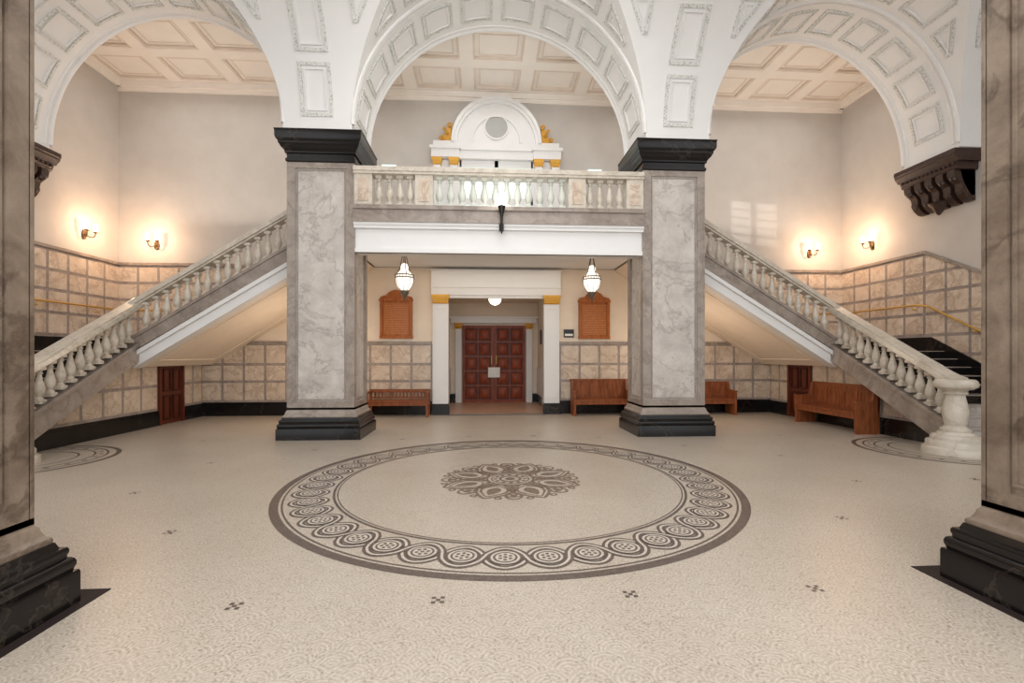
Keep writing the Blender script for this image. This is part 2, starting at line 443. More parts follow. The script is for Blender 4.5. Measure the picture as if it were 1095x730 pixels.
for c,a in bays:
    barrel(mb,mapA(c,a),Y1,YB); barrel(mb,mapA(c,a),1.8,Y0)
    for yy in (YB,1.8):
        n=40; vs=[]
        for k in range(n+1):
            p=mapA(c,a)(pi*VH*k/n,yy,0); vs+=[p,(p[0],yy,CZ+.1)]
        mb.add(vs,[(2*k,2*k+1,2*k+3,2*k+2) for k in range(n)])
for sg in (-1,1):
    for x0,x1 in ((AX,SX-SA),(SX+SA,WX)):
        a,b=sorted((sg*x0,sg*x1))
        for y0,y1 in ((Y1,YB),(1.8,Y0)):
            mb.box(a,b,y0,y1,5.87,SPR)
            yy=YB if y0>5 else 1.8
            mb.add([(a,yy,SPR),(b,yy,SPR),(b,yy,CZ+.1),(a,yy,CZ+.1)],[(0,1,2,3)])
struct(mb,'trim_9',M_white,'white plaster arches over the arcade')
mb=MB()
for c,a in bays:
    for yy in (Y1+.03,YB):
        f=mapA(c,a); mb.tube([f(pi*VH*k/48,yy,.0) for k in range(49)],.045,8)
        mb.tube([f(pi*VH*k/48,yy+(.11 if yy<10 else -.11),.0) for k in range(49)],.025,6)
struct(mb,'trim_10',M_white,'rounded arch edge mouldings')
mb=MB()
def orn(f,poly,w=.07,sub=6):
    mb.ring(f,poly,w,.026,0,sub)
    mb.ring(f,inset(poly,w+.04),.025,.03,1,sub)
for c,a in bays:
    f=mapA(c,a)
    for k in range(10):
        u0=math.radians(4+17.3*k); u1=u0+math.radians(13.5)
        orn(f,[(u0*VH,Y1+.3),(u1*VH,Y1+.3),(u1*VH,YB-.3),(u0*VH,YB-.3)],.045)
g=mapB(CYB,BB)
for sg in (-1,1):
    for k in range(8):
        u0=math.radians(2.5+22.3*k); u1=u0+math.radians(19)
        ts=[sg*(AX+.34),sg*(SX-SA-.34)]
        orn(g,[(u0*VH,ts[0]),(u1*VH,ts[0]),(u1*VH,ts[1]),(u0*VH,ts[1])],.06)
for c,a in bays:
    for (d0,d1) in ((34,46),(50,64),(68,88)):
        for fl in (0,1):
            u0,u1=[math.radians(d) for d in (d0,d1)]
            e0=1-math.cos(u0)-.07; e1=1-math.cos(u1)-.07
            if fl: s0,s1=pi-u0,pi-u1
            else: s0,s1=u0,u1
            for ed,dr in ((Y1,-1),(Y0,1)):
                orn(mapA(c,a),[(s0*VH,ed+dr*.16),(s1*VH,ed+dr*.16),(s1*VH,ed+dr*(e1*BB-.03)),(s0*VH,ed+dr*max(.24,e0*BB-.03))],.04)
            for ed,dr in ((c-a,1),(c+a,-1)):
                orn(mapB(CYB,BB),[(s0*VH,ed+dr*.16),(s1*VH,ed+dr*.16),(s1*VH,ed+dr*(e1*a-.03)),(s0*VH,ed+dr*max(.24,e0*a-.03))],.04)
struct(mb,'trim_11',[M_orn,M_white],'leafy plaster panel borders on the vault')

# ---------------------------------------------------------------- walls
mb=MB()
mb.box(-WX-.2,-1.3,BY,BY+.2,0,CZ+.1); mb.box(1.3,WX+.2,BY,BY+.2,0,CZ+.1); mb.box(-1.3,1.3,BY,BY+.2,3.24,CZ+.1)
struct(mb,'wall_back',M_wall,'greige painted wall')
for nme,sg in (('wall_left',-1),('wall_right',1)):
    a,b=sorted((sg*WX,sg*(WX+.2))); mb=MB().box(a,b,-3,BY,0,CZ+.1); struct(mb,nme,M_wall,'greige painted side wall')
mb=MB(); mb.box(-7.8,-1.31,BY-.012,BY,1.9,3.98); mb.box(1.31,7.8,BY-.012,BY,1.9,3.98); struct(mb,'wall_under_balcony',M_cream)
mb=MB(); mb.box(-1.62,-1.5,BY+.2,16.4,0,3.4); mb.box(1.5,1.62,BY+.2,16.4,0,3.4)
struct(mb,'wall_vestibule',M_cream)
mb=MB(); mb.box(-1.5,-1.07,16.2,16.4,0,3.4);mb.box(1.07,1.5,16.2,16.4,0,3.4);mb.box(-1.07,1.07,16.2,16.4,2.62,3.4);mb.box(-1.07,1.07,16.3,16.4,0,2.62)
struct(mb,'wall_vestibule_back',M_cream)
MB().box(-1.62,1.62,BY+.2,16.4,3.4,3.5).obj('ceiling.001',M_cream,kind='structure')
mb=MB(); mb.box(-WX,WX,YB-.02,BY,CZ,CZ+.1,0)
nx=13; dx=2*WX/nx; ny=2; dy=(BY-YB)/ny
for i in range(nx+1):
    x=-WX+i*dx; mb.box(x-.16,x+.16,YB,BY,CZ-.07,CZ+.01,0)
for j in range(ny+1):
    y=YB+j*dy
    for i in range(nx):
        x=-WX+i*dx; mb.box(x+.16,x+dx-.16,max(YB,y-.16),min(BY,y+.16),CZ-.07,CZ+.01,0)
fz=lambda s,t,h:(s,t,CZ-h)
for i in range(nx):
    for j in range(ny):
        x0=-WX+i*dx+.16;x1=x0+dx-.32;y0=YB+j*dy+.16;y1=y0+dy-.32
        mb.ring(fz,[(x0,y0),(x1,y0),(x1,y1),(x0,y1)],.05,.055,1)
        mb.ring(fz,[(x0+.14,y0+.12),(x1-.14,y0+.12),(x1-.14,y1-.12),(x0+.14,y1-.12)],.025,.012,1)
struct(mb,'ceiling.002',[M_ceil,M_coff],'coffered plaster ceiling')
mb=MB(); mb.box(-WX,WX,BY-.1,BY,CZ-.22,CZ-.075); mb.box(-WX,WX,BY-.05,BY,CZ-.32,CZ-.22)
for sg in (-1,1):
    a,b=sorted((sg*WX,sg*(WX-.1))); mb.box(a,b,YB,BY,CZ-.22,CZ-.075)
struct(mb,'trim_12',M_ceil,'plaster cornice')

# ---------------------------------------------------------------- dados
def dado(mb,f,poly,cw,rows_z):
    mb.fprism(f,poly,0,.03,0)
    cl=inset(poly,.035)
    s0=min(p[0] for p in poly); s1=max(p[0] for p in poly)
    n=max(1,round((s1-s0)/cw)); w=(s1-s0)/n
    for i in range(n):
        for (za,zb) in rows_z:
            q=[(s0+i*w+.033,za),(s0+(i+1)*w-.033,za),(s0+(i+1)*w-.033,zb),(s0+i*w+.033,zb)]
            q=clip(q,cl)
            if len(q)<3: continue
            A=abs(sum(q[k][0]*q[(k+1)%len(q)][1]-q[(k+1)%len(q)][0]*q[k][1] for k in range(len(q))))/2
            if A<.008: continue
            mb.fprism(f,q,.028,.038,1)
def capstrip(mb,f,s0,z0,s1,z1,h=.07,d=.07,mi=2):
    mb.fprism(f,[(s0,z0-h),(s1,z1-h),(s1,z1),(s0,z0)],0,d,mi)
DM=[M_wfr,M_wpan,M_grey]
fb=lambda s,z,h:(s,BY-.012-h,z)
low=[(.42,.87),(.94,1.33),(1.4,1.87)]
mb=MB()
for a,b in ((-7.8,-1.75),(1.75,7.8)):
    dado(mb,fb,[(a,.3),(b,.3),(b,1.96),(a,1.96)],.56,low); capstrip(mb,fb,a,1.98,b,1.98)
struct(mb,'trim_13',DM,'marble dado panelling on the ground floor')
mb=MB(); 
for a,b in ((-7.8,-1.75),(1.75,7.8)): mb.box(a,b,BY-.07,BY,0,.3); mb.box(a,b,BY-.05,BY,.3,.36)
struct(mb,'baseboard_back',M_black,'black marble skirting')
hi=[(2.1,2.52),(2.59,3.02),(3.09,3.46),(3.53,3.9)]
mb=MB()
for a,b in ((-WX,-6.8),(6.8,WX)):
    dado(mb,fb,[(a,1.7),(b,1.7),(b,4.0),(a,4.0)],.56,hi)
    capstrip(mb,fb,a,4.03,b,4.03)
for a,b,s in ((-6.8,-3.3,-1),(6.8,3.3,1)):
    N0=1.72+.615*(7.5-6.8);N1=BF
    dado(mb,fb,[(a,N0),(b,N1),(b,4.45),(a,4.0)],.56,hi+[(3.97,4.4)])
struct(mb,'trim_14',DM,'marble dado panelling beside the upper flight')
for k,sg in enumerate((-1,1)):
    fs_=lambda s,z,h,sg=sg:(sg*(WX-h),s,z)
    mb=MB()
    dado(mb,fs_,[(10.4,1.7),(BY,1.7),(BY,4.0),(10.4,4.0)],.56,hi); capstrip(mb,fs_,10.4,4.03,BY,4.03)
    dado(mb,fs_,[(SY,.1),(10.4,1.75),(10.4,4.0),(SY,2.33)],.56,[(.4,.8),(.87,1.25),(1.32,1.6),(1.67,2.03)]+hi); capstrip(mb,fs_,SY,2.36,10.4,4.03)
    dado(mb,fs_,[(-1,.3),(SY,.3),(SY,2.33),(-1,2.33)],.56,[(.42,.95),(1.02,1.6),(1.67,2.25)]); capstrip(mb,fs_,-1,2.36,SY,2.36)
    struct(mb,'trim_%d'%(15+k),DM,'marble dado panelling on the side wall')
    mb=MB()
    mb.fprism(fs_,[(SY,.0),(LY,Nl(LY)-.1),(LY,Nl(LY)+.3),(SY,Nl(SY)+.3)],.02,.075)
    mb.fprism(fs_,[(LY,1.7),(BY,1.7),(BY,2.02),(LY,2.02)],.02,.075)
    mb.fprism(fs_,[(-1,0),(SY,0),(SY,.3),(-1,.3)],0,.06)
    struct(mb,'baseboard_'+('left' if sg<0 else 'right'),M_black,'sloping black marble skirting along the stair')
    fu=lambda s,z,h,sg=sg:(sg*(UX-h),s,z)
    mb=MB()
    for (a,b) in ((10.2,11.25),(12.15,BY-.05)):
        dado(mb,fu,[(a,.3),(b,.3),(b,1.44),(a,1.44)],.52,[(.4,.87),(.94,1.38)])
    dado(mb,fu,[(7.66,.3),(10.2,.3),(10.2,Nl(10.2)-.05)],.5,[(.4,.87),(.94,1.6)])
    struct(mb,'trim_%d'%(17+k),DM,'marble panelling under the stair')
    mb=MB()
    for a,b in ((7.5,11.25),(12.15,BY-.05)):
        mb.fprism(fu,[(a,0),(b,0),(b,.28),(a,.28)],0,.07); mb.fprism(fu,[(a,.28),(b,.28),(b,.34),(a,.34)],0,.05)
    struct(mb,'baseboard_under_stair_'+('left' if sg<0 else 'right'),M_black,'black marble skirting under the stair')

# ---------------------------------------------------------------- baluster mesh
bl=MB()
bl.sq(0,0,.053,.053,[(0.012,0),(0.012,.06),(0,.07)])
bl.lathe(0,0,[(.051,.065),(.058,.08),(.051,.095),(.037,.11),(.044,.13),(.066,.17),(.075,.22),(.075,.26),(.06,.32),(.042,.39),(.032,.45),(.03,.475),(.045,.485),(.047,.5),(.033,.51),(.035,.525),(.051,.545)],14)
bl.sq(0,0,.05,.05,[(0,.54),(.01,.55),(.01,.6)])
ME_BAL=bl.mesh('baluster',[M_rail])
ME_BAL2=bl.mesh('baluster_backlit',[plain('baluster_backlit',C(208,211,200),.4)])  # central balusters: light from behind put into a paler, greener colour
def baluster(parent,x,y,z,me=None):
    o=bpy.data.objects.new('baluster',me or ME_BAL); COL.objects.link(o); o.parent=parent
    o.location=(x-parent.location.x,y-parent.location.y,z-parent.location.z)

# ---------------------------------------------------------------- staircases
for sg in (-1,1):
    e=thing('staircase',(sg*8.7,9.6,0),'pale marble staircase turning at a corner landing','staircase','grand stairs')
    mb=MB()
    for i in range(10):
        a,b=sorted((sg*(UX),sg*(WX-.01)))
        mb.box(a,b,SY+RUN*i,LY+.01,.17*i,.17*(i+1)-.014,1 if i>=4 else 0); mb.box(a,b,SY-.03+RUN*i,LY+.01,.17*(i+1)-.014,.17*(i+1)+.002,0 if i<4 else 2)
    mb.obj('lower_flight',[M_step,M_black,M_grey],e,world=True)
    a,b=sorted((sg*(LX-.12),sg*(WX-.01)))
    MB().box(a,b,LY,BY-.02,1.45,LZ).obj('landing',M_step,e,world=True)
    a,b=sorted((sg*(UX+.001),sg*(UX+.1)))
    mb=MB(); mb.box(a,b,LY,BY-.02,0,1.46); mb.box(a,b,7.4,LY,0,.1)
    mb.obj('support_wall',M_wfr,e,world=True)
    mb=MB()
    n=16; rn=(LX-3.3)/n; rs=(BF-LZ)/n
    for i in range(n):
        xa=LX-rn*i; xb=xa-rn; a,b=sorted((sg*xa,sg*xb)); z=LZ+rs*(i+1)
        mb.box(a,b,LY+.1,BY-.05,z-.32,z)
    mb.obj('upper_flight',M_step,e,world=True)
    mb=MB(); 
    mb.prism([(sg*LX,Nu(LX)-.36),(sg*3.3,Nu(3.3)-.36),(sg*3.3,Nu(3.3)-.2),(sg*LX,Nu(LX)-.2)],'y',LY+.1,BY-.02,0)
    fsf=lambda s,t,h:(sg*s,t,Nu(s)-.36-h)
    mb.ring(fsf,[(3.5,LY+.35),(7.3,LY+.35),(7.3,BY-.35),(3.5,BY-.35)],.05,.015,0)
    mb.obj('soffit',[M_cream],e,world=True,label='sloping cream plaster underside')
    mb=MB()
    mb.prism([(sg*(LX+.1),Nu(LX)-.1-.0),(sg*3.3,Nu(3.3)-.1),(sg*3.3,Nu(3.3)+.27),(sg*(LX),Nu(LX)+.27)],'y',LY-.12,LY+.14,0)
    mb.prism([(sg*LX,Nu(LX)+.2),(sg*3.3,Nu(3.3)+.2),(sg*3.3,Nu(3.3)+.27),(sg*LX,Nu(LX)+.27)],'y',LY-.15,LY+.15,0)
    mb.prism([(sg*LX,Nu(LX)-.38),(sg*3.3,Nu(3.3)-.38),(sg*3.3,Nu(3.3)-.12),(sg*LX,Nu(LX)-.12)],'y',LY-.1,LY+.16,1)
    mb.prism([(sg*LX,Nu(LX)-.18),(sg*3.3,Nu(3.3)-.18),(sg*3.3,Nu(3.3)-.09),(sg*LX,Nu(LX)-.09)],'y',LY-.17,LY+.1,1)
    x0,x1=sg*(LX-.13),sg*(UX+.005)
    mb.prism([(7.5,0),(7.62,max(.0,Nl(7.62)-.17)),(LY+.12,Nl(LY)-.12),(LY+.12,Nl(LY)+.27),(7.5,Nl(7.5)+.27)],'x',x0,x1,0)
    mb.prism([(7.5,Nl(7.5)+.2),(LY+.12,Nl(LY)+.2),(LY+.12,Nl(LY)+.27),(7.5,Nl(7.5)+.27)],'x',sg*(LX-.16),sg*(LX+.16),0)
    mb.obj('stringer',[M_grey,M_white],e,world=True)
    b=thing('stair_balustrade',(sg*LX,LY,LZ),'cream marble balustrade with turned balusters climbing the stair','balustrade','stair balustrades')
    mb=MB()
    for (w,h0,h1) in ((.11,.86,.9),(.155,.9,.98),(.12,.98,1.02)):
        mb.prism([(sg*(LX+w),Nu(LX+w)+h0),(sg*4.12,Nu(4.12)+h0),(sg*4.12,Nu(4.12)+h1),(sg*(LX+w),Nu(LX+w)+h1)],'y',LY-w,LY+w)
        path=[(LX,LY+w,Nl(LY+w)),(LX,8.0,Nl(8.0)),(LX,7.8,Nl(7.8)+.005),(LX,7.64,.335),(LX-.005,7.52,.275),(LX-.02,7.42,.235),(LX-.06,7.33,.215),(LX-.12,7.27,.205)]
        vs=[]
        for i,(x,y,z) in enumerate(path):
            a0=path[max(i-1,0)];a1=path[min(i+1,len(path)-1)]
            d=Vector((a1[0]-a0[0],a1[1]-a0[1])).normalized(); nx_,ny_=-d.y*w,d.x*w
            for (ox,oy) in ((nx_,ny_),(-nx_,-ny_)):
                for hh in (h0,h1): vs.append((sg*(x+ox),y+oy,z+hh))
        fs=[]
        for i in range(len(path)-1):
            q=4*i
            fs+=[(q,q+1,q+5,q+4),(q+2,q+3,q+7,q+6),(q,q+2,q+6,q+4),(q+1,q+3,q+7,q+5)]
        e4=4*(len(path)-1); fs+=[(0,1,3,2),(e4,e4+1,e4+3,e4+2)]
        mb.add(vs,fs)
    mb.obj('handrail',M_rail,b,world=True)
    for i in range(16):
        x=7.29-i*.203
        baluster(b,sg*x,LY,Nu(x)+.25)
    for i in range(13):
        y=9.99-i*.192
        baluster(b,sg*LX,y,Nl(y)+.25)
    mb=MB(); nx_,ny_=sg*NX,NY
    mb.lathe(nx_,ny_,[(.43,0),(.43,.09),(.42,.11),(.38,.12),(.38,.19),(.37,.21),(.32,.22),(.32,.27),(.3,.3),(.24,.32),(.22,.36)],40)
    mb.lathe(nx_,ny_,[(.19,.355),(.2,.38),(.195,.41),(.16,.43),(.14,.46),(.155,.54),(.17,.64),(.165,.74),(.14,.86),(.125,.93),(.125,.96),(.16,.975),(.16,1.0),(.145,1.01),(.165,1.04),(.2,1.055)],32)
    mb.lathe(nx_,ny_,[(.22,1.05),(.245,1.07),(.275,1.085),(.285,1.11),(.285,1.15),(.265,1.19),(.24,1.21),(.1,1.225)],40)
    mb.obj('newel',M_newel,b,world=True,label='round pale marble newel with stepped base')
    h=thing('wall_handrail',(sg*(WX-.1),LY,2.6),'slim brass handrail on wall brackets beside the stair','handrail','brass wall handrails')
    xx=sg*(WX-.14)
    pts=[(xx,SY,1.14),(xx,LY,2.72),(xx,10.5,2.78),(xx,BY-.14,2.78),(sg*(WX-.5),BY-.14,2.78),(sg*7.8,BY-.14,2.78)]
    mb=MB()
    for i in range(len(pts)-1): mb.tube([pts[i],pts[i+1]],.022,8)
    mb.obj('rail',M_brass,h,world=True)
    for y,z in ((7.8,1.41),(9.2,2.18),(10.6,2.76),(12.2,2.76)):
        MB().tube([(sg*(WX-.03),y,z-.1),(xx,y,z-.08),(xx,y,z)],.012,6).obj('bracket',M_brass,h,world=True)

# ---------------------------------------------------------------- balcony
e=thing('balcony',(0,9.4,3.6),'white and marble balcony bridging two piers','balcony')
mb=MB()
mb.box(-2.86,2.86,9.34,9.64,3.6,4.2,0)
mb.box(-2.84,2.84,9.30,9.4,3.6,3.68,0); mb.box(-2.84,2.84,9.26,9.4,4.06,4.12,0); mb.box(-2.84,2.84,9.23,9.4,4.12,4.17,0)
mb.obj('beam',M_white,e,world=True,label='white plaster beam')
mb=MB(); mb.box(-2.84,2.84,9.2,9.6,4.17,4.3); mb.box(-2.84,2.84,9.24,9.58,4.3,4.42); mb.box(-2.84,2.84,9.2,9.6,4.42,4.5)
mb.obj('fascia',M_grey,e,world=True,label='grey marble fascia')
mb=MB(); mb.box(-2.83,2.83,9.6,10.3,4.0,4.3,0); mb.box(-3.28,3.28,10.3,BY-.02,4.0,4.3,0); mb.obj('floor_slab',M_white,e,world=True)
b=thing('balcony_balustrade',(0,9.38,4.5),'cream marble balustrade with pedestals and turned balusters','balustrade')
mb=MB(); mb.box(-2.84,2.84,9.22,9.54,5.1,5.15); mb.box(-2.84,2.84,9.2,9.56,5.15,5.22); mb.box(-2.84,2.84,9.24,9.52,5.22,5.25)
mb.obj('handrail',M_rail,b,world=True)
for x in (-2.66,-1.5,1.5,2.66):
    MB().box(x-.17,x+.17,9.25,9.51,4.5,5.1,0).box(x-.1,x+.1,9.235,9.26,4.58,5.02,1).obj('pedestal',[M_rail,M_wpan],b,world=True,label='marble pedestal with mottled inset panel')
for s in (-1,1):
    for k in range(4): baluster(b,s*(1.78+.2*k),9.38,4.5)
for k in range(12): baluster(b,-1.21+.22*k,9.38,4.5,ME_BAL2)

# ---------------------------------------------------------------- upper portal
e=thing('doorway_surround',(0,BY-.1,BF),'white classical doorway surround with round pediment and gold ornament','doorway')
mb=MB(); BW=BY-.005
for s in (-1,1):
    for x0,x1 in ((1.05,1.25),(1.5,1.7)):
        a,b_=sorted((s*x0,s*x1)); mb.box(a,b_,BY-.22,BW,BF,6.72)
    a,b_=sorted((s*1.0,s*1.75)); mb.box(a,b_,BY-.1,BW,BF,6.9); mb.box(a,b_,BY-.26,BW,6.92,7.12); mb.box(a-.04,b_+.04,BY-.3,BW,7.14,7.22); mb.box(a,b_,BY-.26,BW,7.12,7.14)
    mb.box(a+.05,b_-.05,BY-.24,BW,7.22,7.36)
mb.obj('pilasters',M_white,e,world=True)
mb=MB(); mb.box(-1.05,1.05,BY-.18,BW,6.92,7.14); mb.box(-1.0,1.0,BY-.22,BW,7.14,7.2); mb.box(-1.25,1.25,BY-.2,BW,7.2,7.34)
P=[(1.2*math.cos(pi*k/40),7.34+1.22*math.sin(pi*k/40)) for k in range(41)]
mb.prism(P,'y',BY-.12,BW,0)
def arcring(mb,cz,r0,r1,d,full,sy=1.0,y=BY-.12,n=44):
    vs=[];fs=[]
    for k in range(n+1):
        a=(2 if full else 1)*pi*k/n
        for r,h in ((r0,0),(r0,d),(r1,d),(r1,0)): vs.append((r*math.cos(a),y-h,cz+r*math.sin(a)*sy))
    for k in range(n):
        for q in range(3): fs.append((4*k+q,4*k+q+1,4*k+q+5,4*k+q+4))
    mb.add(vs,fs)
arcring(mb,7.34,1.13,1.22,.15,False,1.03)
arcring(mb,7.34,1.06,1.13,.09,False,1.03)
arcring(mb,7.36,.64,.7,.05,False,1.12)
arcring(mb,7.8,.3,.34,.04,True)
mb.obj('pediment',M_white,e,world=True)
MB().prism([(.3*math.cos(2*pi*k/24),7.8+.3*math.sin(2*pi*k/24)) for k in range(24)],'y',BY-.135,BY-.05).obj('medallion',plain('grey_disc',C(172,172,169),.5),e,world=True)
for s in (-1,1):
    mb=MB()
    mb.prism([(s*x,z) for x,z in [(1.24,7.37),(1.54,7.37),(1.55,7.42),(1.48,7.48),(1.4,7.54),(1.36,7.66),(1.31,7.78),(1.22,7.82)]],'y',BY-.15,BY-.03)
    for (x0,z0,r0) in ((1.47,7.45,.075),(1.25,7.8,.075),(1.33,7.6,.055),(1.4,7.7,.045)):
        mb.tube([(s*(x0+r0*(1-i/16)*math.cos(.6*i)),BY-.19,z0+r0*(1-i/16)*math.sin(.6*i)) for i in range(15)],.019,6)
    mb.obj('gold_scroll',M_gold,e,world=True,label='gilded scroll ornament')
    for x in (1.15,1.6):
        MB().sq(s*x,BY-.12,.1,.1,[(0,6.72),(.02,6.74),(0,6.76),(.03,6.84),(.04,6.86),(.04,6.92)]).obj('gold_capital',M_gold,e,world=True,label='gilded capital')
mb=MB(); mb.box(-1.0,1.0,BY-.05,BY-.01,BF,6.92,0)
mb.obj('glazed_door',M_sky,e,world=True,label='pale daylit glass')
mb=MB()
for x in (-1.0,0,1.0): mb.box(x-.05,x+.05,BY-.08,BY-.05,BF,6.92)
for z in (4.34,5.8,6.82): mb.box(-1,1,BY-.08,BY-.05,z-.09,z+.09)
mb.obj('glazing_bars',M_white,e,world=True)
for s in (-1,1):
    x=s*2.72 if s>0 else -2.9
    MB().box(x-.18,x+.18,BY-.1,BY-.02,6.55,6.73,0).box(x-.2,x+.2,BY-.04,BY-.005,6.53,6.75,1).obj('exit_sign',[M_exit,M_paper],label='small illuminated pale green-white sign on the upper wall',cat='sign',group='upper wall signs')

# ---------------------------------------------------------------- ground floor opening surround
e=thing('doorway_surround',(0,BY-.1,0),'white pilastered opening with gold capitals leading to the vestibule','doorway')
mb=MB(); BV=BY-.014
for s in (-1,1):
    a,b_=sorted((s*1.3,s*1.72)); mb.box(a,b_,BY-.16,BV,.3,3.0)
    mb.ring(lambda p,q,h:(p,BY-.16-h,q),[(a+.06,.45),(b_-.06,.45),(b_-.06,2.9),(a+.06,2.9)],.03,.015)
mb.box(-1.76,1.76,BY-.15,BV,3.24,3.44); mb.box(-1.77,1.77,BY-.165,BV,3.44,3.48); mb.box(-1.76,1.76,BY-.14,BV,3.48,3.88); mb.box(-1.78,1.78,BY-.16,BV,3.88,3.93)
mb.box(-1.3,1.3,BY-.12,BV,3.16,3.24)
mb.obj('pilasters_and_lintel',M_white,e,world=True)
for s in (-1,1):
    a,b_=sorted((s*1.27,s*1.75)); MB().box(a,b_,BY-.2,BV,0,.24).box(a+.02,b_-.02,BY-.18,BV,.24,.3).obj('plinth',M_black,e,world=True,label='black marble pilaster base')
    MB().sq(s*1.51,BY-.1,.2,.08,[(0,3.0),(.02,3.02),(0,3.04),(.01,3.1),(.04,3.2),(.04,3.24)]).obj('gold_capital',M_gold,e,world=True,label='gilded capital')
mb=MB()
for s in (-1,1):
    a,b_=sorted((s*1.3,s*1.5)); mb.box(a,b_,BY+.2,BY+.25,0,3.4)
struct(mb,'trim_22',M_white,'white jamb lining')
mb=MB()
for s in (-1,1):
    a,b_=sorted((s*1.1,s*1.3)); mb.box(a,b_,16.06,16.2,0,2.5)
    mb.sq(s*1.2,16.13,.1,.06,[(0,2.5),(.03,2.56),(0,2.58),(.04,2.7)],1)
mb.box(-1.45,1.45,16.02,16.2,2.7,2.86); mb.box(-1.5,1.5,15.96,16.2,2.86,2.92)
struct(mb,'trim_20',[M_white,M_gold],'white inner door frame with gold capitals')
mb=MB()
for s in (-1,1):
    a,b_=sorted((s*1.5,s*1.46)); mb.box(a,b_,BY+.25,16.2,0,.3,1); mb.box(a,b_,BY+.25,16.2,.3,1.2,0)
    a,b_=sorted((s*1.3,s*1.46)); mb.box(a,b_,16.12,16.2,0,.3,1)
struct(mb,'trim_21',[M_white,M_black],'vestibule panelling')
d=thing('door_1',(0,16.15,0),'dark red panelled double door with a paper notice','door'); d['kind']='structure'; del d['category']
for s in (-1,1):
    a,b_=sorted((s*.004,s*1.07)); mb=MB(); mb.box(a,b_,16.1,16.16,.01,2.62,0)
    for i in range(2):
        for j in range(5):
            x0=a+.09+i*.46;z0=.12+j*.495
            F=lambda p,q,h:(p,16.1-h,q)
            P=[(x0,z0),(x0+.42,z0),(x0+.42,z0+.43),(x0,z0+.43)]
            mb.ring(F,P,.035,.012,1)
            P2=inset(P,.035); P3=inset(P,.11)
            vs=[F(p[0],p[1],0) for p in P2]+[F(p[0],p[1],.04) for p in P3]
            mb.add(vs,[(4,5,6,7)]+[(k,(k+1)%4,(k+1)%4+4,k+4) for k in range(4)],0)
    mb.obj('door_leaf',[M_wood,M_wood2],d,world=True)
    MB().tube([(s*.08,16.09,1.3),(s*.08,16.05,1.32),(s*.08,16.05,1.58),(s*.08,16.09,1.6)],.009,6).obj('handle',M_brass,d,world=True)
MB().box(-.2,.2,16.02,16.035,.86,1.2).obj('notice',M_paper,d,world=True,label='white paper notice')
for i,sg in enumerate((-1,1)):
    d=thing('door_%d'%(2+i),(sg*(UX-.04),11.7,0),'low dark wooden door under the stair landing','door'); d['kind']='structure'; del d['category']
    f=lambda p,q,h,sg=sg:(sg*(UX-h),p,q)
    mb=MB(); mb.fprism(f,[(11.33,.01),(12.07,.01),(12.07,1.36),(11.33,1.36)],0,.05)
    for z0,z1 in ((.1,.68),(.76,1.3)):
        for y0 in (11.39,11.73): mb.ring(f,[(y0,z0),(y0+.28,z0),(y0+.28,z1),(y0,z1)],.045,.075,1)
    mb.obj('door_leaf',[M_wood3,M_wood2],d,world=True)
    mb=MB(); mb.fprism(f,[(11.25,0),(11.33,0),(11.33,1.44),(11.25,1.44)],0,.08);mb.fprism(f,[(12.07,0),(12.15,0),(12.15,1.44),(12.07,1.44)],0,.08);mb.fprism(f,[(11.25,1.36),(12.15,1.36),(12.15,1.44),(11.25,1.44)],0,.08)
    mb.obj('door_frame',M_wood3,d,world=True)

MB().box(1.86,2.14,BY-.05,BY-.014,2.1,2.32,0).box(1.89,2.11,BY-.056,BY-.05,2.14,2.2,1).obj('wall_plaque',[M_sign,M_paper],label='small black plaque with white strip beside the opening',cat='sign')
MB().box(1.42,1.455,14.6,14.9,1.95,2.4,0).obj('wall_plaque',[M_sign],label='small black plaque on the vestibule wall',cat='sign')

# ---------------------------------------------------------------- honour boards
for s in (-1,1):
    x=s*2.7
    e=thing('honour_board',(x,BY-.06,2.06),'varnished wooden honour board with curved pediment and gold lettering','board','honour boards')
    mb=MB(); mb.box(x-.43,x+.43,BY-.08,BY-.014,2.06,3.1,0)
    for a in (-.43,.36): mb.box(x+a,x+a+.07,BY-.11,BY-.05,2.1,3.08,0)
    mb.box(x-.44,x+.44,BY-.12,BY-.02,2.06,2.13,0); mb.box(x-.45,x+.45,BY-.13,BY-.02,3.07,3.13,0)
    mb.obj('frame',M_bwood,e,world=True)
    P=[(x-.43,3.13),(x+.43,3.13),(x+.42,3.18),(x+.26,3.22),(x+.2,3.3),(x+.1,3.35),(x,3.37),(x-.1,3.35),(x-.2,3.3),(x-.26,3.22),(x-.42,3.18)]
    MB().prism(P,'y',BY-.1,BY-.02).obj('pediment',M_bwood,e,world=True)
    MB().box(x-.34,x+.34,BY-.088,BY-.078,2.18,3.02).obj('lettered_panel',M_board,e,world=True,label='panel with rows of gold lettering')

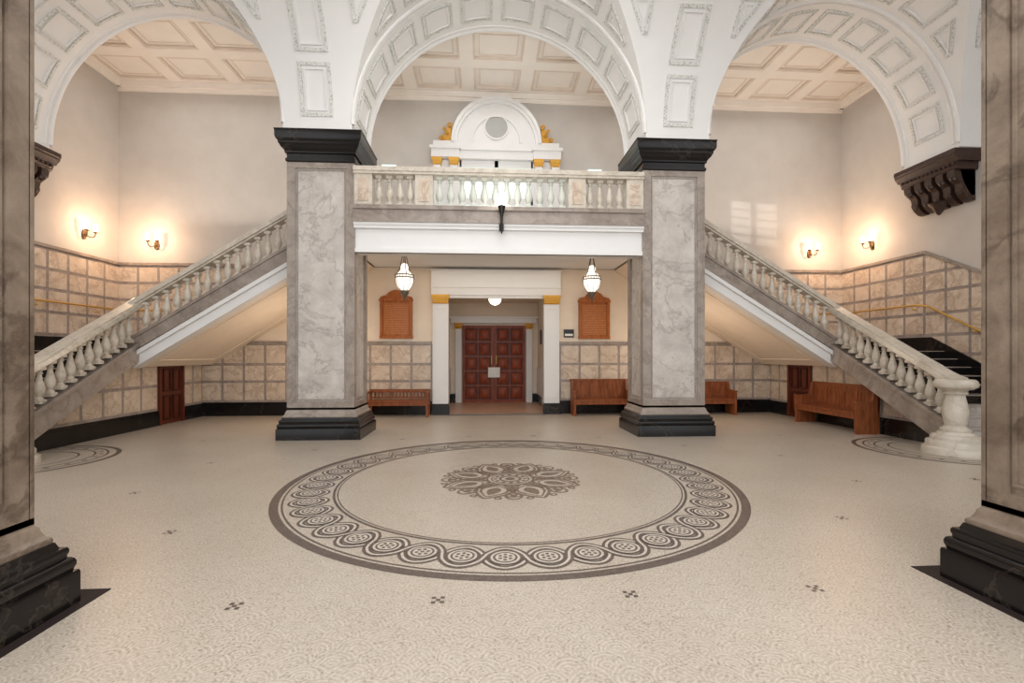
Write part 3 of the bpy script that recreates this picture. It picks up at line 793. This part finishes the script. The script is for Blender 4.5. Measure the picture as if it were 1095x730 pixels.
# ---------------------------------------------------------------- benches
def bench(label,loc,rz,L,H,solid):
    e=thing('bench',loc,label,'bench','hall benches',rz)
    h=L/2
    mb=MB()
    for k in range(5): mb.box(-h+.03,h-.03,-.24+k*.088,-.24+k*.088+.075,.4,.435)
    mb.box(-h+.03,h-.03,-.22,-.19,.3,.4)
    mb.obj('seat',M_bench,e)
    mb=MB(); mb.box(-h,h,.2,.25,H-.08,H)
    if solid:
        mb.box(-h,h,.21,.235,.42,H-.08)
        n=max(2,round(L/.5))
        for i in range(n):
            w=(L-.1)/n; x=-h+.05+i*w
            mb.ring(lambda p,q,hh:(p,.21-hh,q),[(x+.02,.48),(x+w-.02,.48),(x+w-.02,H-.1),(x+.02,H-.1)],.05,.015)
        mb.box(-h-.02,h+.02,.18,.26,H,H+.03)
    else:
        mb.box(-h,h,.2,.24,.46,.5)
        n=int(L/.09)
        for i in range(n): x=-h+.05+i*(L-.1)/(n-1); mb.box(x-.02,x+.02,.21,.23,.5,H-.08)
    mb.obj('backrest',M_bench,e)
    for s in (-1,1):
        x=s*(h-.03); mb=MB()
        if solid:
            mb.prism([(-.25,0),(.24,0),(.25,H),(.15,H),(.1,.68),(-.22,.64),(-.27,.6)],'x',x-.03,x+.03)
        else:
            mb.box(x-.03,x+.03,-.25,-.19,0,.62); mb.box(x-.03,x+.03,.19,.25,0,H); mb.box(x-.025,x+.025,-.2,.2,.32,.38)
        mb.obj('leg',M_bench,e)
        MB().box(x-.04,x+.04,-.28,.2,.62,.66).obj('armrest',M_bench,e)
bench('low slatted wooden bench against the marble dado',(-2.58,12.6,0),0,1.6,.7,False)
bench('high-backed panelled wooden bench against the marble dado',(2.8,12.6,0),0,1.55,.93,True)
bench('panelled wooden bench beneath the stair flight',(5.75,12.6,0),0,1.4,.85,True)
bench('long panelled wooden bench beside the stair wall',(7.44,10.1,0),-pi/2,1.9,.95,True)

# ---------------------------------------------------------------- corbels
for sg in (-1,1):
    e=thing('corbel',(sg*9.6,9.8,4.9),'dark carved stone corbel bracket supporting the arch','corbel','arch corbels')
    X=sg
    def sec(mb,pr,y0,y1):
        P=[(X*(WX-.005),pr[0][1])]+[(X*(WX-p),z) for p,z in pr]+[(X*(WX-.005),pr[-1][1])]
        mb.prism(P,'y',y0,y1)
    mb=MB()
    sec(mb,[(.6,5.87),(.6,5.78),(.58,5.76),(.58,5.73),(.56,5.7),(.52,5.66),(.5,5.62)],9.15,10.6)
    sec(mb,[(.5,5.63),(.5,5.55),(.48,5.53),(.48,5.5),(.45,5.47)],9.22,10.53)
    for k in range(13): mb.box(*sorted((X*(WX-.53),X*(WX-.49))),9.24+k*.1,9.29+k*.1,5.56,5.61)
    mb.obj('cornice',M_corb,e,world=True)
    for y0 in (9.28,9.535,9.79,10.045,10.3):
        mb=MB()
        sec(mb,[(.46,5.5),(.48,5.42),(.46,5.33),(.38,5.26),(.31,5.2),(.29,5.12),(.3,5.05),(.24,4.95),(.14,4.86),(.07,4.84)],y0,y0+.16)
        mb.lathe(sg*(WX-.4),y0+.08,[(.02,-.07),(.065,-.035),(.08,.015),(.05,.065),(.02,.08)],10,cz=5.3)
        mb.lathe(sg*(WX-.24),y0+.08,[(.02,-.07),(.055,-.035),(.065,.015),(.05,.055),(.02,.07)],10,cz=5.03)
        mb.obj('scroll_bracket',M_corb,e,world=True)
    mb=MB(); sec(mb,[(.34,5.5),(.3,5.3),(.2,5.1),(.1,4.95)],9.28,10.46)
    mb.lathe(sg*(WX-.21),9.87,[(.02,-.2),(.05,-.16),(.09,-.1),(.13,-.02),(.2,.06)],12,cz=4.9)
    mb.obj('body',M_corb,e,world=True)

# ---------------------------------------------------------------- lamps
def sconce(loc,rz):
    e=thing('wall_sconce',loc,'dark brass wall sconce with glowing glass shades','wall lamp','wall sconces',rz)
    mb=MB(); mb.prism([(.06*math.cos(2*pi*k/16),.12*math.sin(2*pi*k/16)) for k in range(16)],'y',-.03,0); mb.obj('backplate',M_dbrass,e)
    for s in (-1,1):
        MB().tube([(0,-.03,0),(s*.05,-.1,-.06),(s*.1,-.16,-.05),(s*.12,-.18,.02),(s*.12,-.18,.06)],.012,8).lathe(s*.12,-.18,[(.01,.04),(.045,.07),(.05,.09),(.02,.1)],12).obj('arm',M_dbrass,e)
        MB().lathe(s*.12,-.18,[(.03,.09),(.05,.12),(.055,.16),(.048,.21),(.06,.25),(.055,.252),(.02,.24)],14).obj('glass_shade',M_glow,e)
    plight('sconce_light',(0,-.55,.15),36,(1,.64,.4),.015,e)
for s in (-1,1):
    sconce((s*8.93,BY-.012,4.5),0)
    sconce((s*(WX-.002),11.9,4.5),s*-pi/2)
for s in (-1,1):
    x,y=s*2.08,10.5
    e=thing('hanging_lantern',(x,y,3.1),'bronze pendant lantern with chains and glowing glass bowl','lamp','pendant lanterns')
    mb=MB(); mb.lathe(x,y,[(.07,3.97),(.07,3.995)],12)
    for k in range(4):
        a=2*pi*k/4+.4; mb.tube([(x,y,3.97),(x+.05*math.cos(a),y+.05*math.sin(a),3.75),(x+.1*math.cos(a),y+.1*math.sin(a),3.5),(x+.18*math.cos(a),y+.18*math.sin(a),3.36)],.008,6)
    mb.obj('chain',M_iron,e,world=True)
    mb=MB()
    for zz,rr in ((3.36,.2),(3.3,.205)): mb.tube([(x+rr*math.cos(2*pi*k/24),y+rr*math.sin(2*pi*k/24),zz) for k in range(25)],.012,6)
    for k in range(20):
        a=2*pi*k/20; mb.tube([(x+.205*math.cos(a),y+.205*math.sin(a),3.3),(x+.2*math.cos(a),y+.2*math.sin(a),3.36)],.008,5)
    for k in range(8):
        a=2*pi*k/8; mb.tube([(x+.205*math.cos(a),y+.205*math.sin(a),3.3),(x+.195*math.cos(a),y+.195*math.sin(a),3.2),(x+.15*math.cos(a),y+.15*math.sin(a),3.1),(x+.09*math.cos(a),y+.09*math.sin(a),3.02),(x+.05*math.cos(a),y+.05*math.sin(a),2.96)],.006,5)
    mb.lathe(x,y,[(.01,2.8),(.035,2.83),(.02,2.86),(.05,2.9),(.09,2.96),(.1,3.02),(.05,3.03)],14)
    mb.obj('frame',M_lmet,e,world=True)
    MB().lathe(x,y,[(.05,3.02),(.1,3.05),(.15,3.11),(.18,3.2),(.19,3.3),(.17,3.38),(.11,3.44),(.08,3.48),(.085,3.54),(.06,3.6),(.03,3.62)],20).obj('glass_bowl',M_glow2,e,world=True)
    plight('lantern_light',(x-.0,y-.3,3.45),36,(1,.86,.72),.015,e); plight('lantern_light',(x-.0,y+.45,3.4),80,(1,.82,.64),.015,e)
e=thing('bracket_torch_lamp',(0,9.2,4.0),'black bronze torch lamp fixed to the balcony front','lamp')
mb=MB(); mb.lathe(0,9.08,[(.01,3.94),(.02,3.98),(.015,4.04),(.025,4.1),(.022,4.22),(.035,4.32),(.065,4.42),(.075,4.46),(.06,4.48)],16); mb.box(-.02,.02,9.08,9.22,4.12,4.16); mb.box(-.045,.045,9.2,9.228,4.02,4.16)
mb.obj('bracket',M_iron,e,world=True)
MB().lathe(0,9.08,[(.05,4.475),(.08,4.52),(.1,4.59),(.085,4.67),(.045,4.73),(.02,4.74)],16).obj('glass_shade',emis('torch_glass',(1,.97,.9,1),8),e,world=True)
plight('torch_light',(0,8.75,4.6),6,(1,.95,.88),.015,e)
e=thing('vestibule_lamp',(0,14.6,3.2),'domed glowing glass lamp on the vestibule ceiling','lamp')
MB().lathe(0,14.6,[(.2,3.34),(.22,3.36),(.22,3.395)],24).obj('rim',M_brass,e,world=True)
MB().lathe(0,14.6,[(.02,3.15),(.08,3.17),(.14,3.21),(.18,3.27),(.195,3.34)],24).obj('glass_shade',emis('dome_glass',(1,.84,.64,1),4),e,world=True)
plight('vestibule_light',(0,14.4,2.6),270,(1,.76,.54),.015,e)

# ---------------------------------------------------------------- light
w=bpy.data.worlds.new('World'); sc.world=w; w.use_nodes=True
bg=w.node_tree.nodes['Background']; bg.inputs[0].default_value=(.97,.98,1,1); bg.inputs[1].default_value=1.5
alight('hall_fill',(0,5.6,8.2),(0,0,0),4,4,175,(.99,.985,.98))  # unseen area light added under the vault as supplementary fill
alight('entrance_fill',(0,-1.5,4.5),(math.radians(100),0,0),10,5,440,(.99,.985,.98))  # area light added behind the camera in place of unseen windows
alight('landing_fill',(-6,11.6,8.4),(0,0,0),6,1.5,36,(1,.96,.92))  # unseen area lights added to brighten the back hall from above
alight('landing_fill',(6,11.6,8.4),(0,0,0),6,1.5,36,(1,.96,.92))
alight('upper_fill',(0,11.6,8.4),(0,0,0),3,1.2,22,(1,.98,.96))  # unseen area light added over the balcony, same purpose
for x,p in ((-6.6,34),(6.6,34)): alight('ceiling_fill',(x,11.7,5.0),(pi,0,0),4.5,1.8,p,(1,.88,.77))  # uplights added to brighten the ceiling, no cove fittings there
alight('ceiling_fill',(0,10.9,4.6),(pi,0,0),3.5,.8,15,(1,.95,.9))  # added uplight for the centre ceiling
alight('under_balcony_fill',(0,11.6,3.95),(0,0,0),4,2,28,(1,.88,.74))  # unseen area light added to brighten the walls beneath the balcony
for s in (-1,1): plight('under_stair_light',(s*4.5,11.4,1.6),45,(1,.8,.62),.03)
l=bpy.data.lights.new('window_light','SPOT'); l.energy=1500; l.color=(1,.97,.9); l.spot_size=math.radians(14); l.spot_blend=.2; l.shadow_soft_size=.04
o=bpy.data.objects.new('window_light',l); o.location=(2.2,4,7.4); COL.objects.link(o)
o.rotation_euler=(Vector((7.3,13,5.35))-Vector(o.location)).to_track_quat('-Z','Y').to_euler()
l.use_nodes=True; nt=l.node_tree; em=[n for n in nt.nodes if n.type=='EMISSION'][0]
tc=nt.nodes.new('ShaderNodeTexCoord'); sp=nt.nodes.new('ShaderNodeSeparateXYZ'); nt.links.new(tc.outputs['Normal'],sp.inputs[0])
def M(op,a,b=None):
    n=nt.nodes.new('ShaderNodeMath'); n.operation=op
    for i,v in enumerate((a,b)):
        if v is None: continue
        if isinstance(v,bpy.types.NodeSocket): nt.links.new(v,n.inputs[i])
        else: n.inputs[i].default_value=v
    return n.outputs[0]
ax_=M('ABSOLUTE',sp.outputs[0]); ay_=M('ABSOLUTE',sp.outputs[1])
mx=M('MULTIPLY',M('LESS_THAN',M('ABSOLUTE',M('SUBTRACT',ax_,.031)),.024),M('LESS_THAN',ay_,.055))
mul=M('GREATER_THAN',M('ABSOLUTE',M('SUBTRACT',M('FRACT',M('MULTIPLY',sp.outputs[1],45)),.5)),.08)
nt.links.new(M('MULTIPLY',mx,mul),em.inputs['Strength'])

cam=bpy.data.cameras.new('camera'); co=bpy.data.objects.new('camera',cam); COL.objects.link(co)
cam.sensor_width=36; cam.lens=506/1095*36; cam.shift_y=15/1095
co.location=(-.34,0,1.6); co.rotation_euler=(pi/2,0,-math.atan(30/506)); cam.clip_start=.05
sc.camera=co
